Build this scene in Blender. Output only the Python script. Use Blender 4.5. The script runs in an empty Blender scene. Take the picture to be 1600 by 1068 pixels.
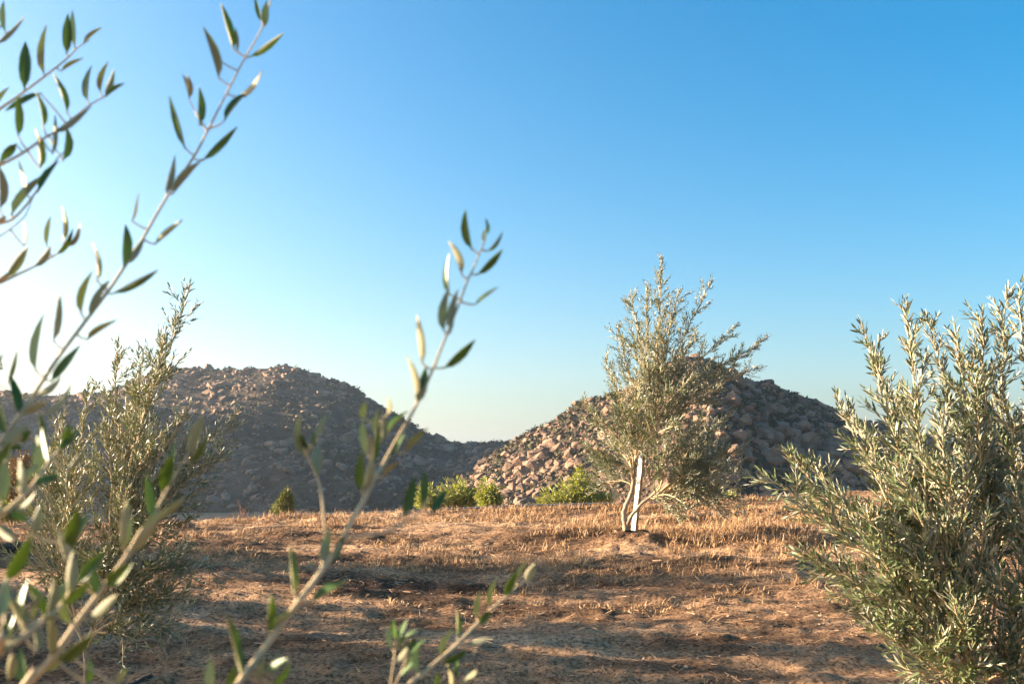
import bpy, math, random
import numpy as np
from mathutils import Vector, Matrix

# ------------------------------------------------------------------ camera, sky, sun, exposure
scene = bpy.context.scene
F = 1600 * 35 / 36.0            # focal length in photo pixels
CAM = Vector((0, 0, 1.5))
HOR = 740.0
PITCH = math.atan((HOR - 534) / F)
cam_d = bpy.data.cameras.new('camera')
cam_d.lens = 35; cam_d.sensor_width = 36; cam_d.clip_start = 0.05; cam_d.clip_end = 9000
cam_d.dof.use_dof = True; cam_d.dof.focus_distance = 8.5; cam_d.dof.aperture_fstop = 7.1
cam = bpy.data.objects.new('camera', cam_d); scene.collection.objects.link(cam)
cam.location = CAM; cam.rotation_euler = (math.radians(90) + PITCH, 0, 0)
scene.camera = cam

SUN_AZ = 81.0     # degrees to the left of the view direction (+Y)
SUN_EL = 14.0
w = bpy.data.worlds.new('World'); scene.world = w; w.use_nodes = True
nt = w.node_tree; nt.nodes.clear()
sky = nt.nodes.new('ShaderNodeTexSky'); sky.sky_type = 'NISHITA'; sky.sun_disc = False
sky.sun_elevation = math.radians(SUN_EL); sky.sun_rotation = math.radians(-SUN_AZ)
sky.altitude = 300; sky.air_density = 1.0; sky.dust_density = 2.8; sky.ozone_density = 2.0
hs = nt.nodes.new('ShaderNodeHueSaturation'); hs.inputs['Hue'].default_value = 0.492; hs.inputs['Saturation'].default_value = 1.6
bg = nt.nodes.new('ShaderNodeBackground'); bg.inputs['Strength'].default_value = 0.053
out = nt.nodes.new('ShaderNodeOutputWorld')
nt.links.new(sky.outputs[0], hs.inputs['Color']); nt.links.new(hs.outputs[0], bg.inputs[0]); nt.links.new(bg.outputs[0], out.inputs[0])

sl = bpy.data.lights.new('sun', 'SUN'); sl.energy = 5.0; sl.angle = math.radians(0.6); sl.color = (1.0, 0.80, 0.58)
so = bpy.data.objects.new('sun', sl); scene.collection.objects.link(so)
a, e = math.radians(SUN_AZ), math.radians(SUN_EL)
SUN = Vector((-math.sin(a) * math.cos(e), math.cos(a) * math.cos(e), math.sin(e)))
so.rotation_euler = SUN.to_track_quat('Z', 'Y').to_euler()

vs = scene.view_settings
vs.view_transform = 'Standard'; vs.look = 'None'; vs.gamma = 1; vs.use_curve_mapping = False
vs.exposure = 2.58

# ------------------------------------------------------------------ helpers
rng = np.random.default_rng(7); random.seed(7)
COL = scene.collection

def P(px, py, d):
    """the point at distance d (metres along +Y) seen at photo pixel px, py"""
    cx, cz = (px - 800) / F, (534 - py) / F
    c, s = math.cos(PITCH), math.sin(PITCH)
    y = c - s * cz; z = s + c * cz
    k = d / y
    return np.array((CAM[0] + cx * k, d, CAM[2] + z * k))

def proj(p):
    c, s = math.cos(PITCH), math.sin(PITCH)
    x = p[..., 0] - CAM[0]; y = p[..., 1] - CAM[1]; z = p[..., 2] - CAM[2]
    dy = c * y + s * z; dz = -s * y + c * z
    return 800 + F * x / dy, 534 - F * dz / dy

def _hash(ix, iy, seed):
    h = (ix.astype(np.int64) * 374761393 + iy.astype(np.int64) * 668265263 + seed * 974634777) & 0xffffffff
    h = ((h ^ (h >> 13)) * 1274126177) & 0xffffffff
    return ((h ^ (h >> 16)) & 0xffff) / 65535.0

def vnoise(x, y, seed=0):
    x = np.asarray(x, float); y = np.asarray(y, float)
    ix = np.floor(x); iy = np.floor(y); fx = x - ix; fy = y - iy
    fx = fx * fx * (3 - 2 * fx); fy = fy * fy * (3 - 2 * fy)
    a = _hash(ix, iy, seed); b = _hash(ix + 1, iy, seed); c = _hash(ix, iy + 1, seed); d = _hash(ix + 1, iy + 1, seed)
    return (a * (1 - fx) + b * fx) * (1 - fy) + (c * (1 - fx) + d * fx) * fy - 0.5

def fbm(x, y, seed=0, octv=4):
    r = 0; k = 1.0
    for i in range(octv):
        r = r + k * vnoise(x, y, seed + i * 17); x = x * 2.03; y = y * 2.03; k *= 0.5
    return r

def sstep(a, b, x):
    t = np.clip((x - a) / (b - a), 0, 1); return t * t * (3 - 2 * t)

def norm(v):
    v = np.asarray(v, float); return v / (np.linalg.norm(v, axis=-1, keepdims=True) + 1e-12)

def mesh_np(name, V, T, mats, mi=None, smooth=False):
    V = np.ascontiguousarray(V, dtype=np.float32); T = np.ascontiguousarray(T, dtype=np.int32)
    k = T.shape[1]
    me = bpy.data.meshes.new(name)
    me.vertices.add(len(V)); me.vertices.foreach_set('co', V.ravel())
    me.loops.add(T.size); me.loops.foreach_set('vertex_index', T.ravel())
    me.polygons.add(len(T))
    me.polygons.foreach_set('loop_start', np.arange(0, T.size, k, dtype=np.int32))
    me.polygons.foreach_set('loop_total', np.full(len(T), k, dtype=np.int32))
    for m in mats: me.materials.append(m)
    if mi is not None: me.polygons.foreach_set('material_index', np.asarray(mi, dtype=np.int32))
    me.polygons.foreach_set('use_smooth', np.full(len(T), smooth, dtype=bool))
    me.update(calc_edges=True); me.validate()
    return me

def link(name, me, parent=None, **props):
    o = bpy.data.objects.new(name, me); COL.objects.link(o)
    if parent is not None: o.parent = parent
    for k, v in props.items(): o[k] = v
    return o

def thing(name, label, cat, loc=(0, 0, 0), group=None):
    o = bpy.data.objects.new(name, None); COL.objects.link(o)
    o.location = loc; o.empty_display_size = 0.2
    o['label'] = label; o['category'] = cat
    if group: o['group'] = group
    return o

def tubes(polys, sides=5):
    """polys: list of (points Nx3, radii N) -> V, quads"""
    Vs, Qs, off = [], [], 0
    ang = np.arange(sides) * 2 * np.pi / sides
    ca, sa = np.cos(ang), np.sin(ang)
    for pts, rad in polys:
        pts = np.asarray(pts, float); n = len(pts)
        t = norm(np.gradient(pts, axis=0))
        ref = np.array((0.31, 0.95, 0.05)) if abs(t[0][2]) > 0.5 else np.array((0.0, 0.1, 1.0))
        u = norm(np.cross(t, ref)); v = np.cross(t, u)
        rad = np.asarray(rad, float)
        ring = pts[:, None, :] + rad[:, None, None] * (u[:, None, :] * ca[None, :, None] + v[:, None, :] * sa[None, :, None])
        Vs.append(ring.reshape(-1, 3))
        i = np.arange(n - 1)[:, None] * sides; j = np.arange(sides)[None, :]; j2 = (j + 1) % sides
        Qs.append(np.stack([i + j, i + j2, i + sides + j2, i + sides + j], -1).reshape(-1, 4) + off)
        off += n * sides
    return np.concatenate(Vs), np.concatenate(Qs)

def resample(pts, n):
    """smooth Catmull-Rom curve through the points, n samples"""
    p = np.asarray(pts, float)
    p = np.vstack([2 * p[0] - p[1], p, 2 * p[-1] - p[-2]])
    m = len(p) - 3
    u = np.linspace(0, m - 1e-6, n); k = u.astype(int); t = (u - k)[:, None]
    a, b, c, d = p[k], p[k + 1], p[k + 2], p[k + 3]
    return 0.5 * (2 * b + (c - a) * t + (2 * a - 5 * b + 4 * c - d) * t ** 2 + (3 * b - a - 3 * c + d) * t ** 3)

# ------------------------------------------------------------------ materials
def mat(name):
    m = bpy.data.materials.new(name); m.use_nodes = True
    n = m.node_tree.nodes; l = m.node_tree.links
    return m, n, l, n['Principled BSDF']

def ramp(n, stops):
    r = n.new('ShaderNodeValToRGB'); els = r.color_ramp.elements
    while len(els) < len(stops): els.new(0.5)
    for e_, (p, c) in zip(els, stops): e_.position = p; e_.color = (*c, 1)
    return r

def noise(n, l, scale, detail=4, rough=0.55, coord=None, vec=None):
    t = n.new('ShaderNodeTexNoise'); t.inputs['Scale'].default_value = scale
    t.inputs['Detail'].default_value = detail; t.inputs['Roughness'].default_value = rough
    if coord is None: coord = n.new('ShaderNodeNewGeometry').outputs['Position']
    l.new(coord, t.inputs['Vector'])
    return t

def simple(name, stops, scale, rough=0.85, bump=0.0, bscale=None, detail=5):
    m, n, l, b = mat(name)
    t = noise(n, l, scale, detail); r = ramp(n, stops)
    l.new(t.outputs['Fac'], r.inputs[0]); l.new(r.outputs[0], b.inputs['Base Color'])
    b.inputs['Roughness'].default_value = rough; b.inputs['Specular IOR Level'].default_value = 0.3
    if bump:
        t2 = noise(n, l, bscale or scale * 3, 6); bp = n.new('ShaderNodeBump'); bp.inputs['Strength'].default_value = bump
        bp.inputs['Distance'].default_value = 0.5 / (bscale or scale * 3)
        l.new(t2.outputs['Fac'], bp.inputs['Height']); l.new(bp.outputs[0], b.inputs['Normal'])
    return m

def leafmat(name, stops, scale, rough, transl, tcol, spec=0.4):
    m, n, l, b = mat(name)
    t = noise(n, l, scale, 2); r = ramp(n, stops)
    l.new(t.outputs['Fac'], r.inputs[0]); l.new(r.outputs[0], b.inputs['Base Color'])
    b.inputs['Roughness'].default_value = rough; b.inputs['Specular IOR Level'].default_value = spec
    tr = n.new('ShaderNodeBsdfTranslucent'); tr.inputs['Color'].default_value = (*tcol, 1)
    mx = n.new('ShaderNodeMixShader'); mx.inputs[0].default_value = transl
    l.new(b.outputs[0], mx.inputs[1]); l.new(tr.outputs[0], mx.inputs[2])
    l.new(mx.outputs[0], n['Material Output'].inputs['Surface'])
    return m

M = {}
M['leaf_top'] = leafmat('olive_leaf_upper', [(0.3, (0.085, 0.125, 0.05)), (0.55, (0.16, 0.20, 0.095)), (0.75, (0.26, 0.285, 0.16))], 22, 0.36, 0.32, (0.30, 0.37, 0.10), 0.6)
M['leaf_bot'] = leafmat('olive_leaf_underside', [(0.3, (0.36, 0.35, 0.25)), (0.6, (0.50, 0.48, 0.36)), (0.8, (0.60, 0.57, 0.45))], 22, 0.5, 0.28, (0.34, 0.33, 0.11), 0.4)
M['shoot'] = simple('olive_shoot', [(0.3, (0.42, 0.31, 0.17)), (0.7, (0.62, 0.48, 0.29))], 30, 0.7, 0.3, 300)
M['young_top'] = leafmat('young_leaf_upper', [(0.3, (0.05, 0.12, 0.025)), (0.55, (0.085, 0.165, 0.03)), (0.75, (0.15, 0.21, 0.05))], 14, 0.38, 0.34, (0.26, 0.42, 0.05), 0.5)
M['young_bot'] = leafmat('young_leaf_underside', [(0.3, (0.28, 0.27, 0.14)), (0.6, (0.42, 0.39, 0.24)), (0.8, (0.55, 0.50, 0.36))], 14, 0.55, 0.30, (0.34, 0.36, 0.08), 0.3)
M['bark'] = simple('olive_bark', [(0.3, (0.20, 0.15, 0.11)), (0.7, (0.38, 0.30, 0.22))], 24, 0.9, 0.5, 60)
M['straw'] = simple('dry_straw', [(0.3, (0.22, 0.125, 0.06)), (0.5, (0.43, 0.265, 0.135)), (0.75, (0.60, 0.42, 0.25))], 7, 0.8)
M['rock'] = simple('granite', [(0.32, (0.085, 0.055, 0.038)), (0.5, (0.21, 0.132, 0.086)), (0.72, (0.36, 0.225, 0.145))], 0.30, 0.9, 0.6, 1.6, 7)
M['chaparral'] = simple('chaparral', [(0.3, (0.035, 0.040, 0.020)), (0.7, (0.09, 0.085, 0.045))], 0.3, 0.9)
M['pebble'] = simple('pebble', [(0.3, (0.18, 0.115, 0.07)), (0.55, (0.33, 0.22, 0.14)), (0.8, (0.50, 0.40, 0.30))], 9, 0.85)
M['pepper'] = leafmat('bright_leaf', [(0.3, (0.24, 0.26, 0.07)), (0.7, (0.46, 0.45, 0.15))], 3, 0.5, 0.45, (0.60, 0.62, 0.14))
M['conifer'] = leafmat('conifer_leaf', [(0.3, (0.17, 0.18, 0.05)), (0.7, (0.36, 0.34, 0.12))], 5, 0.6, 0.3, (0.35, 0.38, 0.08))
M['drybush'] = leafmat('dry_bush_leaf', [(0.3, (0.22, 0.14, 0.05)), (0.7, (0.40, 0.27, 0.11))], 3, 0.7, 0.2, (0.4, 0.25, 0.06))
M['deadtwig'] = simple('dead_twig', [(0.3, (0.20, 0.11, 0.07)), (0.7, (0.32, 0.20, 0.13))], 10, 0.9)
M['dark_kerb'] = simple('shade_dark_kerb', [(0.3, (0.022, 0.022, 0.024)), (0.7, (0.05, 0.05, 0.05))], 3, 0.9, 0.3, 20)  # near-black tone carries the shade on the kerb's face
M['concrete'] = simple('sunlit_concrete', [(0.3, (0.20, 0.19, 0.18)), (0.7, (0.34, 0.32, 0.30))], 2, 0.9, 0.3, 20)  # paler tone carries the sunlight on the kerb's top edge
M['white_paint'] = simple('white_paint', [(0.28, (0.50, 0.44, 0.36)), (0.5, (0.74, 0.70, 0.63))], 14, 0.6)
M['wood'] = simple('weathered_wood', [(0.3, (0.24, 0.15, 0.08)), (0.7, (0.40, 0.27, 0.16))], 18, 0.85)
M['hose'] = simple('hose_rubber', [(0.3, (0.03, 0.026, 0.024)), (0.7, (0.06, 0.05, 0.045))], 12, 0.6)

def ground_material():
    m, n, l, b = mat('dry_soil')
    geo = n.new('ShaderNodeNewGeometry')
    mp = n.new('ShaderNodeMapping'); mp.inputs['Scale'].default_value = (0.35, 1, 1); l.new(geo.outputs['Position'], mp.inputs['Vector'])
    t1 = noise(n, l, 1.6, 6, 0.6, mp.outputs[0])
    r1 = ramp(n, [(0.36, (0.075, 0.042, 0.025)), (0.46, (0.22, 0.125, 0.068)), (0.56, (0.44, 0.265, 0.148)), (0.70, (0.58, 0.38, 0.23))])
    l.new(t1.outputs['Fac'], r1.inputs[0])
    t2 = noise(n, l, 30, 6, 0.75, geo.outputs['Position'])
    r2 = ramp(n, [(0.38, (0.25, 0.23, 0.22)), (0.49, (0.95, 0.95, 0.95)), (0.62, (1.5, 1.46, 1.42))])
    l.new(t2.outputs['Fac'], r2.inputs[0])
    mx = n.new('ShaderNodeMix'); mx.data_type = 'RGBA'; mx.blend_type = 'MULTIPLY'; mx.inputs[0].default_value = 1
    l.new(r1.outputs[0], mx.inputs[6]); l.new(r2.outputs[0], mx.inputs[7])
    l.new(mx.outputs[2], b.inputs['Base Color'])
    b.inputs['Roughness'].default_value = 0.95; b.inputs['Specular IOR Level'].default_value = 0.15
    t3 = noise(n, l, 30, 8, 0.72, geo.outputs['Position'])
    bp = n.new('ShaderNodeBump'); bp.inputs['Strength'].default_value = 1.0; bp.inputs['Distance'].default_value = 0.045
    l.new(t3.outputs['Fac'], bp.inputs['Height']); l.new(bp.outputs[0], b.inputs['Normal'])
    return m
M['soil'] = ground_material()

def hill_material():
    m, n, l, b = mat('hillside_soil')
    geo = n.new('ShaderNodeNewGeometry')
    t1 = noise(n, l, 0.12, 8, 0.65, geo.outputs['Position'])
    r1 = ramp(n, [(0.35, (0.035, 0.032, 0.022)), (0.5, (0.075, 0.056, 0.038)), (0.68, (0.17, 0.115, 0.08))])
    l.new(t1.outputs['Fac'], r1.inputs[0]); l.new(r1.outputs[0], b.inputs['Base Color'])
    b.inputs['Roughness'].default_value = 0.95; b.inputs['Specular IOR Level'].default_value = 0.1
    t3 = noise(n, l, 0.8, 8, 0.7, geo.outputs['Position'])
    bp = n.new('ShaderNodeBump'); bp.inputs['Strength'].default_value = 0.9; bp.inputs['Distance'].default_value = 1.0
    l.new(t3.outputs['Fac'], bp.inputs['Height']); l.new(bp.outputs[0], b.inputs['Normal'])
    return m
M['hill'] = hill_material()

# ------------------------------------------------------------------ ground
GY = [-40, -10, 0, 3, 5.2, 6.2, 8, 9.5, 11, 12.5, 14, 16, 20, 30, 60, 120, 400, 4000]
GZ = [-2.0, -0.5, -0.12, -0.10, 0.0, 0.12, 0.40, 0.65, 0.85, 0.95, 0.985, 0.84, 0.30, -1.2, -4, -6, -8, -12]
BASE_MID = P(979, 829, 11.0)

def ground_z(x, y):
    x = np.asarray(x, float); y = np.asarray(y, float)
    z = np.interp(y, GY, GZ)
    near = sstep(40, 16, y) * sstep(60, 25, np.abs(x)) * sstep(-10, 0, y)
    z = z + 0.026 * np.clip(x, -9, 6) * sstep(5, 13, y) * sstep(60, 18, y)
    z = z + near * (0.16 * fbm(x * 0.22 + 3, y * 0.5, 3, 3) * sstep(3, 9, y)
                    + 0.09 * fbm(x * 0.6 + 9.2, y * 1.9, 11, 3)
                    + 0.05 * np.maximum(fbm(x * 1.6, y * 4.4, 23, 3), -0.06) * sstep(6.5, 9, y)
                    + 0.038 * np.maximum(fbm(x * 4.2, y * 9, 37, 3), -0.04) + 0.030 * fbm(x * 8.5, y * 9.5, 41, 2))
    dx, dy = (x - BASE_MID[0] - 0.03), (y - BASE_MID[1] + 0.1)
    q = ((dx / 0.36) ** 2 + (dy / 0.34) ** 2) * (1 + 0.9 * fbm(x * 4, y * 4, 61, 2))
    z = z + 0.095 * np.exp(-np.maximum(q, 0) ** 1.5) * (1 + 0.7 * fbm(x * 9, y * 9, 62, 2))
    return z + (np.abs(y) > 200) * 0.0

def gz(x, y): return float(ground_z(x, y))

def spaced(a, b, step, far_lo, far_hi, g=1.16):
    mid = list(np.arange(a, b + 1e-6, step))
    lo, s, x = [], step, a
    while x > far_lo: s *= g; x -= s; lo.append(x)
    hi, s, x = [], step, b
    while x < far_hi: s *= g; x += s; hi.append(x)
    return np.array(lo[::-1] + mid + hi)

gx = spaced(-7.5, 7.5, 0.05, -2500, 2500); gy = spaced(4.4, 16.5, 0.047, -60, 3000)
X, Y = np.meshgrid(gx, gy)
Z = ground_z(X, Y)
V = np.stack([X, Y, Z], -1).reshape(-1, 3)
nx, ny = len(gx), len(gy)
i = np.arange(ny - 1)[:, None] * nx + np.arange(nx - 1)[None, :]
Q = np.stack([i, i + 1, i + nx + 1, i + nx], -1).reshape(-1, 4)
link('ground', mesh_np('ground', V, Q, [M['soil']], smooth=True), kind='structure')

# ------------------------------------------------------------------ hills with boulders
def rock_template(seed, n=18):
    r = np.random.default_rng(seed)
    import bmesh
    bm = bmesh.new()
    k = np.arange(n) + 0.5; ph = math.pi * (1 + 5 ** 0.5) * k; cz = 1 - 2 * k / n
    p = np.stack([np.sqrt(1 - cz ** 2) * np.cos(ph), np.sqrt(1 - cz ** 2) * np.sin(ph), cz], -1) + r.normal(size=(n, 3)) * 0.13
    p = norm(p) * (0.84 + 0.16 * r.random((n, 1)))
    p = np.sign(p) * np.abs(p) ** 0.74
    for q in p: bm.verts.new(q)
    res = bmesh.ops.convex_hull(bm, input=bm.verts)
    bmesh.ops.delete(bm, geom=[v for v in bm.verts if not v.link_faces], context='VERTS')
    bmesh.ops.triangulate(bm, faces=bm.faces)
    bmesh.ops.recalc_face_normals(bm, faces=bm.faces)
    bm.verts.index_update()
    V = np.array([v.co[:] for v in bm.verts]); T = np.array([[v.index for v in f.verts] for f in bm.faces])
    bm.free(); return V, T
ROCKS = [rock_template(100 + k, 15 + k % 4) for k in range(10)]

PEBBLES = [rock_template(500 + k, 7) for k in range(5)]
SMALL_ROCKS = [rock_template(300 + k, 11 + k % 2) for k in range(10)]

def rot_mats(n, r, tilt=0.6):
    az = r.random(n) * 2 * np.pi; tx = (r.random(n) - .5) * 2 * tilt; ty = (r.random(n) - .5) * 2 * tilt
    def R(ax, an):
        c, s = np.cos(an), np.sin(an); m = np.zeros((n, 3, 3)); i, j = [(1, 2), (2, 0), (0, 1)][ax]
        m[:, ax, ax] = 1; m[:, i, i] = c; m[:, j, j] = c; m[:, i, j] = -s; m[:, j, i] = s; return m
    return R(0, tx) @ R(1, ty) @ R(2, az)

def scatter(templates, pos, size, r, aspect=(1.25, 1.0, 0.75), tilt=0.6):
    Vs, Ts, off = [], [], 0
    which = r.integers(0, len(templates), len(pos))
    for k, (tv, tt) in enumerate(templates):
        s = np.where(which == k)[0]
        if not len(s): continue
        Rm = rot_mats(len(s), r, tilt)
        sc = size[s][:, None] * np.array(aspect)[None] * (0.75 + 0.5 * r.random((len(s), 3)))
        v = np.einsum('nij,nvj->nvi', Rm, tv[None] * sc[:, None, :]) + pos[s][:, None, :]
        Vs.append(v.reshape(-1, 3))
        Ts.append((tt[None] + (np.arange(len(s)) * len(tv))[:, None, None]).reshape(-1, 3) + off)
        off += len(s) * len(tv)
    return np.concatenate(Vs), np.concatenate(Ts)

def make_hill(name, ridge, D, depth_front, depth_back, floor, seed, step, n_rock, rock_size, n_shrub, bump, extra=(), spur=None):
    """ridge: skyline as photo pixels; D the ridge's distance in metres"""
    pts = np.array([np.array(q, float) for q in extra] + [P(px, py, D) for px, py in ridge])
    xs = np.arange(pts[0][0], pts[-1][0] + step, step)
    def height(x, y):
        H = np.interp(x, pts[:, 0], pts[:, 2]); YR = np.interp(x, pts[:, 0], pts[:, 1])
        YR = YR + 10 * fbm(x * 0.02, x * 0 + 4.4, seed + 5, 2)
        t = (y - YR)
        f = np.where(t < 0, 1 + t / depth_front, 1 - t / depth_back)
        f = np.clip(f, -0.2, 1)
        prof = np.where(f > 0, f ** 0.92, f)
        z = floor + (H - floor) * prof
        if spur: z = z + spur[2] * np.exp(-((x - spur[0] - (y - 140) * 0.15) / spur[1]) ** 2) * np.clip(5.5 * f * (0.82 - f), 0, 1)
        amp = np.clip(1.15 - np.clip(f, 0, 1), 0.12, 1)
        z = z + amp * bump * (6 * fbm(x * 0.025, y * 0.025, seed, 4)) + bump * 0.9 * fbm(x * 0.16, y * 0.16, seed + 3, 3)
        return np.maximum(z, -11.0 + 0.3 * vnoise(x * 0.2, y * 0.2, 5))
    y0 = pts[:, 1].min() - depth_front * 1.15; y1 = pts[:, 1].max() + depth_back * 1.1
    ys = np.arange(y0, y1, step)
    X, Y = np.meshgrid(xs, ys); Z = height(X, Y)
    V = np.stack([X, Y, Z], -1).reshape(-1, 3); nx, ny = len(xs), len(ys)
    i = np.arange(ny - 1)[:, None] * nx + np.arange(nx - 1)[None, :]
    Q = np.stack([i, i + 1, i + nx + 1, i + nx], -1).reshape(-1, 4)
    hill = link(name, mesh_np(name, V, Q, [M['hill']], smooth=True), kind='structure')
    r = np.random.default_rng(seed)
    # boulders, thicker where the hill is stony
    x = r.uniform(xs[0], xs[-1], n_rock * 3); y = r.uniform(y0, pts[:, 1].max() + depth_back * 0.12, n_rock * 3)
    dens = 0.75 + 1.3 * fbm(x * 0.03, y * 0.03, seed + 9, 3)
    k = (r.random(len(x)) < dens); x, y = x[k][:n_rock], y[k][:n_rock]
    z = height(x, y)
    size = rock_size * (0.36 + 1.25 * r.random(len(x)) ** 6) * (0.75 + 0.9 * np.clip(fbm(x * 0.05, y * 0.05, seed + 19, 2) + 0.3, 0, 1))
    pos = np.stack([x, y, z + size * 0.02], -1)
    # the 300 that show largest become objects of their own
    px, py = proj(pos); vis = (px > -20) & (px < 1620) & (py < 815) & (z > floor)
    app = np.where(vis, size / pos[:, 1], 0)
    order = np.argsort(-app); big = order[:300]; rest = order[300:]
    metas = [mesh_np('boulder', tv, tt, [M['rock']]) for tv, tt in ROCKS]
    Rm = rot_mats(len(big), r)
    for q, b_ in enumerate(big):
        o = link('boulder', metas[q % len(metas)], hill)
        sc = size[b_] * np.array((1.25, 1.0, 0.78)) * (0.75 + 0.5 * r.random(3))
        m4 = Matrix.Identity(4)
        A = Rm[q] * sc[None, :]
        for a_ in range(3):
            for b2 in range(3): m4[a_][b2] = A[a_][b2]
            m4[a_][3] = pos[b_][a_]
        o.matrix_basis = m4
    V, T = scatter(SMALL_ROCKS, pos[rest], size[rest], r)
    link('boulder_field', mesh_np('boulder_field', V, T, [M['rock']]), hill, kind='stuff')
    # low dark shrubs between the stones
    x = r.uniform(xs[0], xs[-1], n_shrub * 2); y = r.uniform(y0, pts[:, 1].max() + depth_back * 0.1, n_shrub * 2)
    dens = 0.5 - 1.0 * fbm(x * 0.03, y * 0.03, seed + 9, 3); k = r.random(len(x)) < dens
    x, y = x[k][:n_shrub], y[k][:n_shrub]; z = height(x, y)
    size = (0.35 + 0.65 * r.random(len(x))) * min(rock_size, 1.6) * 1.1
    nl = 12
    c = norm(r.normal(size=(len(x), nl, 3))) * (r.random((len(x), nl, 1)) ** 0.4); c[..., 2] = np.abs(c[..., 2]) * 0.8
    cen = (np.stack([x, y, z], -1)[:, None, :] + c * size[:, None, None]).reshape(-1, 3)
    s2 = np.repeat(size, nl) * 0.36
    tri = cen[:, None, :] + r.normal(size=(len(cen), 3, 3)) * s2[:, None, None]
    link('chaparral', mesh_np('chaparral', tri.reshape(-1, 3), np.arange(len(cen) * 3).reshape(-1, 3), [M['chaparral']]), hill, kind='stuff')
    return hill

LEFT_RIDGE = [(0, 617), (100, 618), (170, 616), (205, 602), (240, 586), (275, 577), (300, 576), (350, 579), (400, 578), (440, 574),
              (470, 578), (510, 590), (545, 601), (575, 624), (605, 641), (640, 662), (680, 685), (720, 694), (760, 692), (800, 690), (850, 695), (950, 720), (1100, 745)]
RIGHT_RIDGE = [(690, 760), (740, 735), (775, 705), (800, 688), (825, 672), (850, 662), (880, 643), (905, 630), (930, 624), (960, 612), (1000, 594), (1040, 572), (1080, 562), (1108, 568), (1140, 584),
               (1175, 598), (1200, 600), (1220, 612), (1260, 626), (1300, 645), (1340, 660), (1400, 678), (1480, 702), (1600, 725), (1800, 740)]
make_hill('hill_left', LEFT_RIDGE, 330, 120, 120, -8, 31, 2.0, 18500, 1.15, 13000, 1.15, [(-430, 262, 95), (-340, 258, 110), (-285, 258, 104), (-240, 265, 74), (-205, 300, 38), (-190, 318, 31)])
make_hill('hill_right', RIGHT_RIDGE, 175, 62, 70, -8, 57, 1.2, 18000, 0.74, 6500, 0.8, spur=(26, 10, 10))

# a long hill out of the picture on the left, whose shade lies on the foot of the others
xs = np.arange(-500, -170, 4.0); ys = np.arange(56, 300, 4.0); X, Y = np.meshgrid(xs, ys)
Z = -9 + 64 * np.clip(1 - np.abs(X + 330 + 12 * fbm(Y * 0.02, X * 0 + 2, 88, 2)) / 150, 0, 1) * sstep(60, 120, Y) * sstep(298, 250, Y) + 8 * fbm(X * 0.03, Y * 0.03, 89, 4) * sstep(56, 100, Y)
Z = np.maximum(Z, -11)
i = np.arange(len(ys) - 1)[:, None] * len(xs) + np.arange(len(xs) - 1)[None, :]
link('hill_far_left', mesh_np('hill_far_left', np.stack([X, Y, Z], -1).reshape(-1, 3), np.stack([i, i + 1, i + len(xs) + 1, i + len(xs)], -1).reshape(-1, 4), [M['hill']], smooth=True), kind='structure')

# ------------------------------------------------------------------ haze in the air
def haze():
    x, y0, y1, z0, z1 = 3300, -160, 3900, -14.0, 145.0
    V = [(-x, y0, z0), (x, y0, z0), (x, y1, z0), (-x, y1, z0), (-x, y0, z1), (x, y0, z1), (x, y1, z1), (-x, y1, z1)]
    Q = [(3, 2, 1, 0), (4, 5, 6, 7), (0, 1, 5, 4), (1, 2, 6, 5), (2, 3, 7, 6), (3, 0, 4, 7)]
    m = bpy.data.materials.new('haze'); m.use_nodes = True; n = m.node_tree.nodes; n.clear()
    pv = n.new('ShaderNodeVolumePrincipled'); pv.inputs['Color'].default_value = (0.80, 0.90, 1.0, 1)
    pv.inputs['Density'].default_value = 0.0003; pv.inputs['Anisotropy'].default_value = 0.65
    o_ = n.new('ShaderNodeOutputMaterial'); m.node_tree.links.new(pv.outputs[0], o_.inputs['Volume'])
    link('haze', mesh_np('haze', np.array(V), np.array(Q), [m]), kind='stuff')
haze()

# ------------------------------------------------------------------ leaves
# small closed leaf: upper side and pale underside
LT = np.array([(0, 0, 0), (-.5, .33, .02), (.5, .33, .02), (-.42, .68, .02), (.42, .68, .02), (0, 1, -.02), (0, .5, -.02), (0, .5, -.035)])
LF = np.array([(0, 2, 6), (2, 4, 6), (4, 5, 6), (5, 3, 6), (3, 1, 6), (1, 0, 6), (2, 0, 7), (4, 2, 7), (5, 4, 7), (3, 5, 7), (1, 3, 7), (0, 1, 7)])
LM = np.array([0] * 6 + [1] * 6)
def leaves_mesh(name, base, d, n, L, W, mats):
    base = np.asarray(base); d = norm(d); n = norm(n - (n * d).sum(-1, keepdims=True) * d); s = np.cross(d, n)
    V = base[:, None, :] + LT[None, :, 0, None] * (s * W[:, None])[:, None, :] + LT[None, :, 1, None] * (d * L[:, None])[:, None, :] + LT[None, :, 2, None] * (n * L[:, None])[:, None, :]
    T = LF[None] + (np.arange(len(base)) * 8)[:, None, None]
    return mesh_np(name, V.reshape(-1, 3), T.reshape(-1, 3), mats, np.tile(LM, len(base)))

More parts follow.
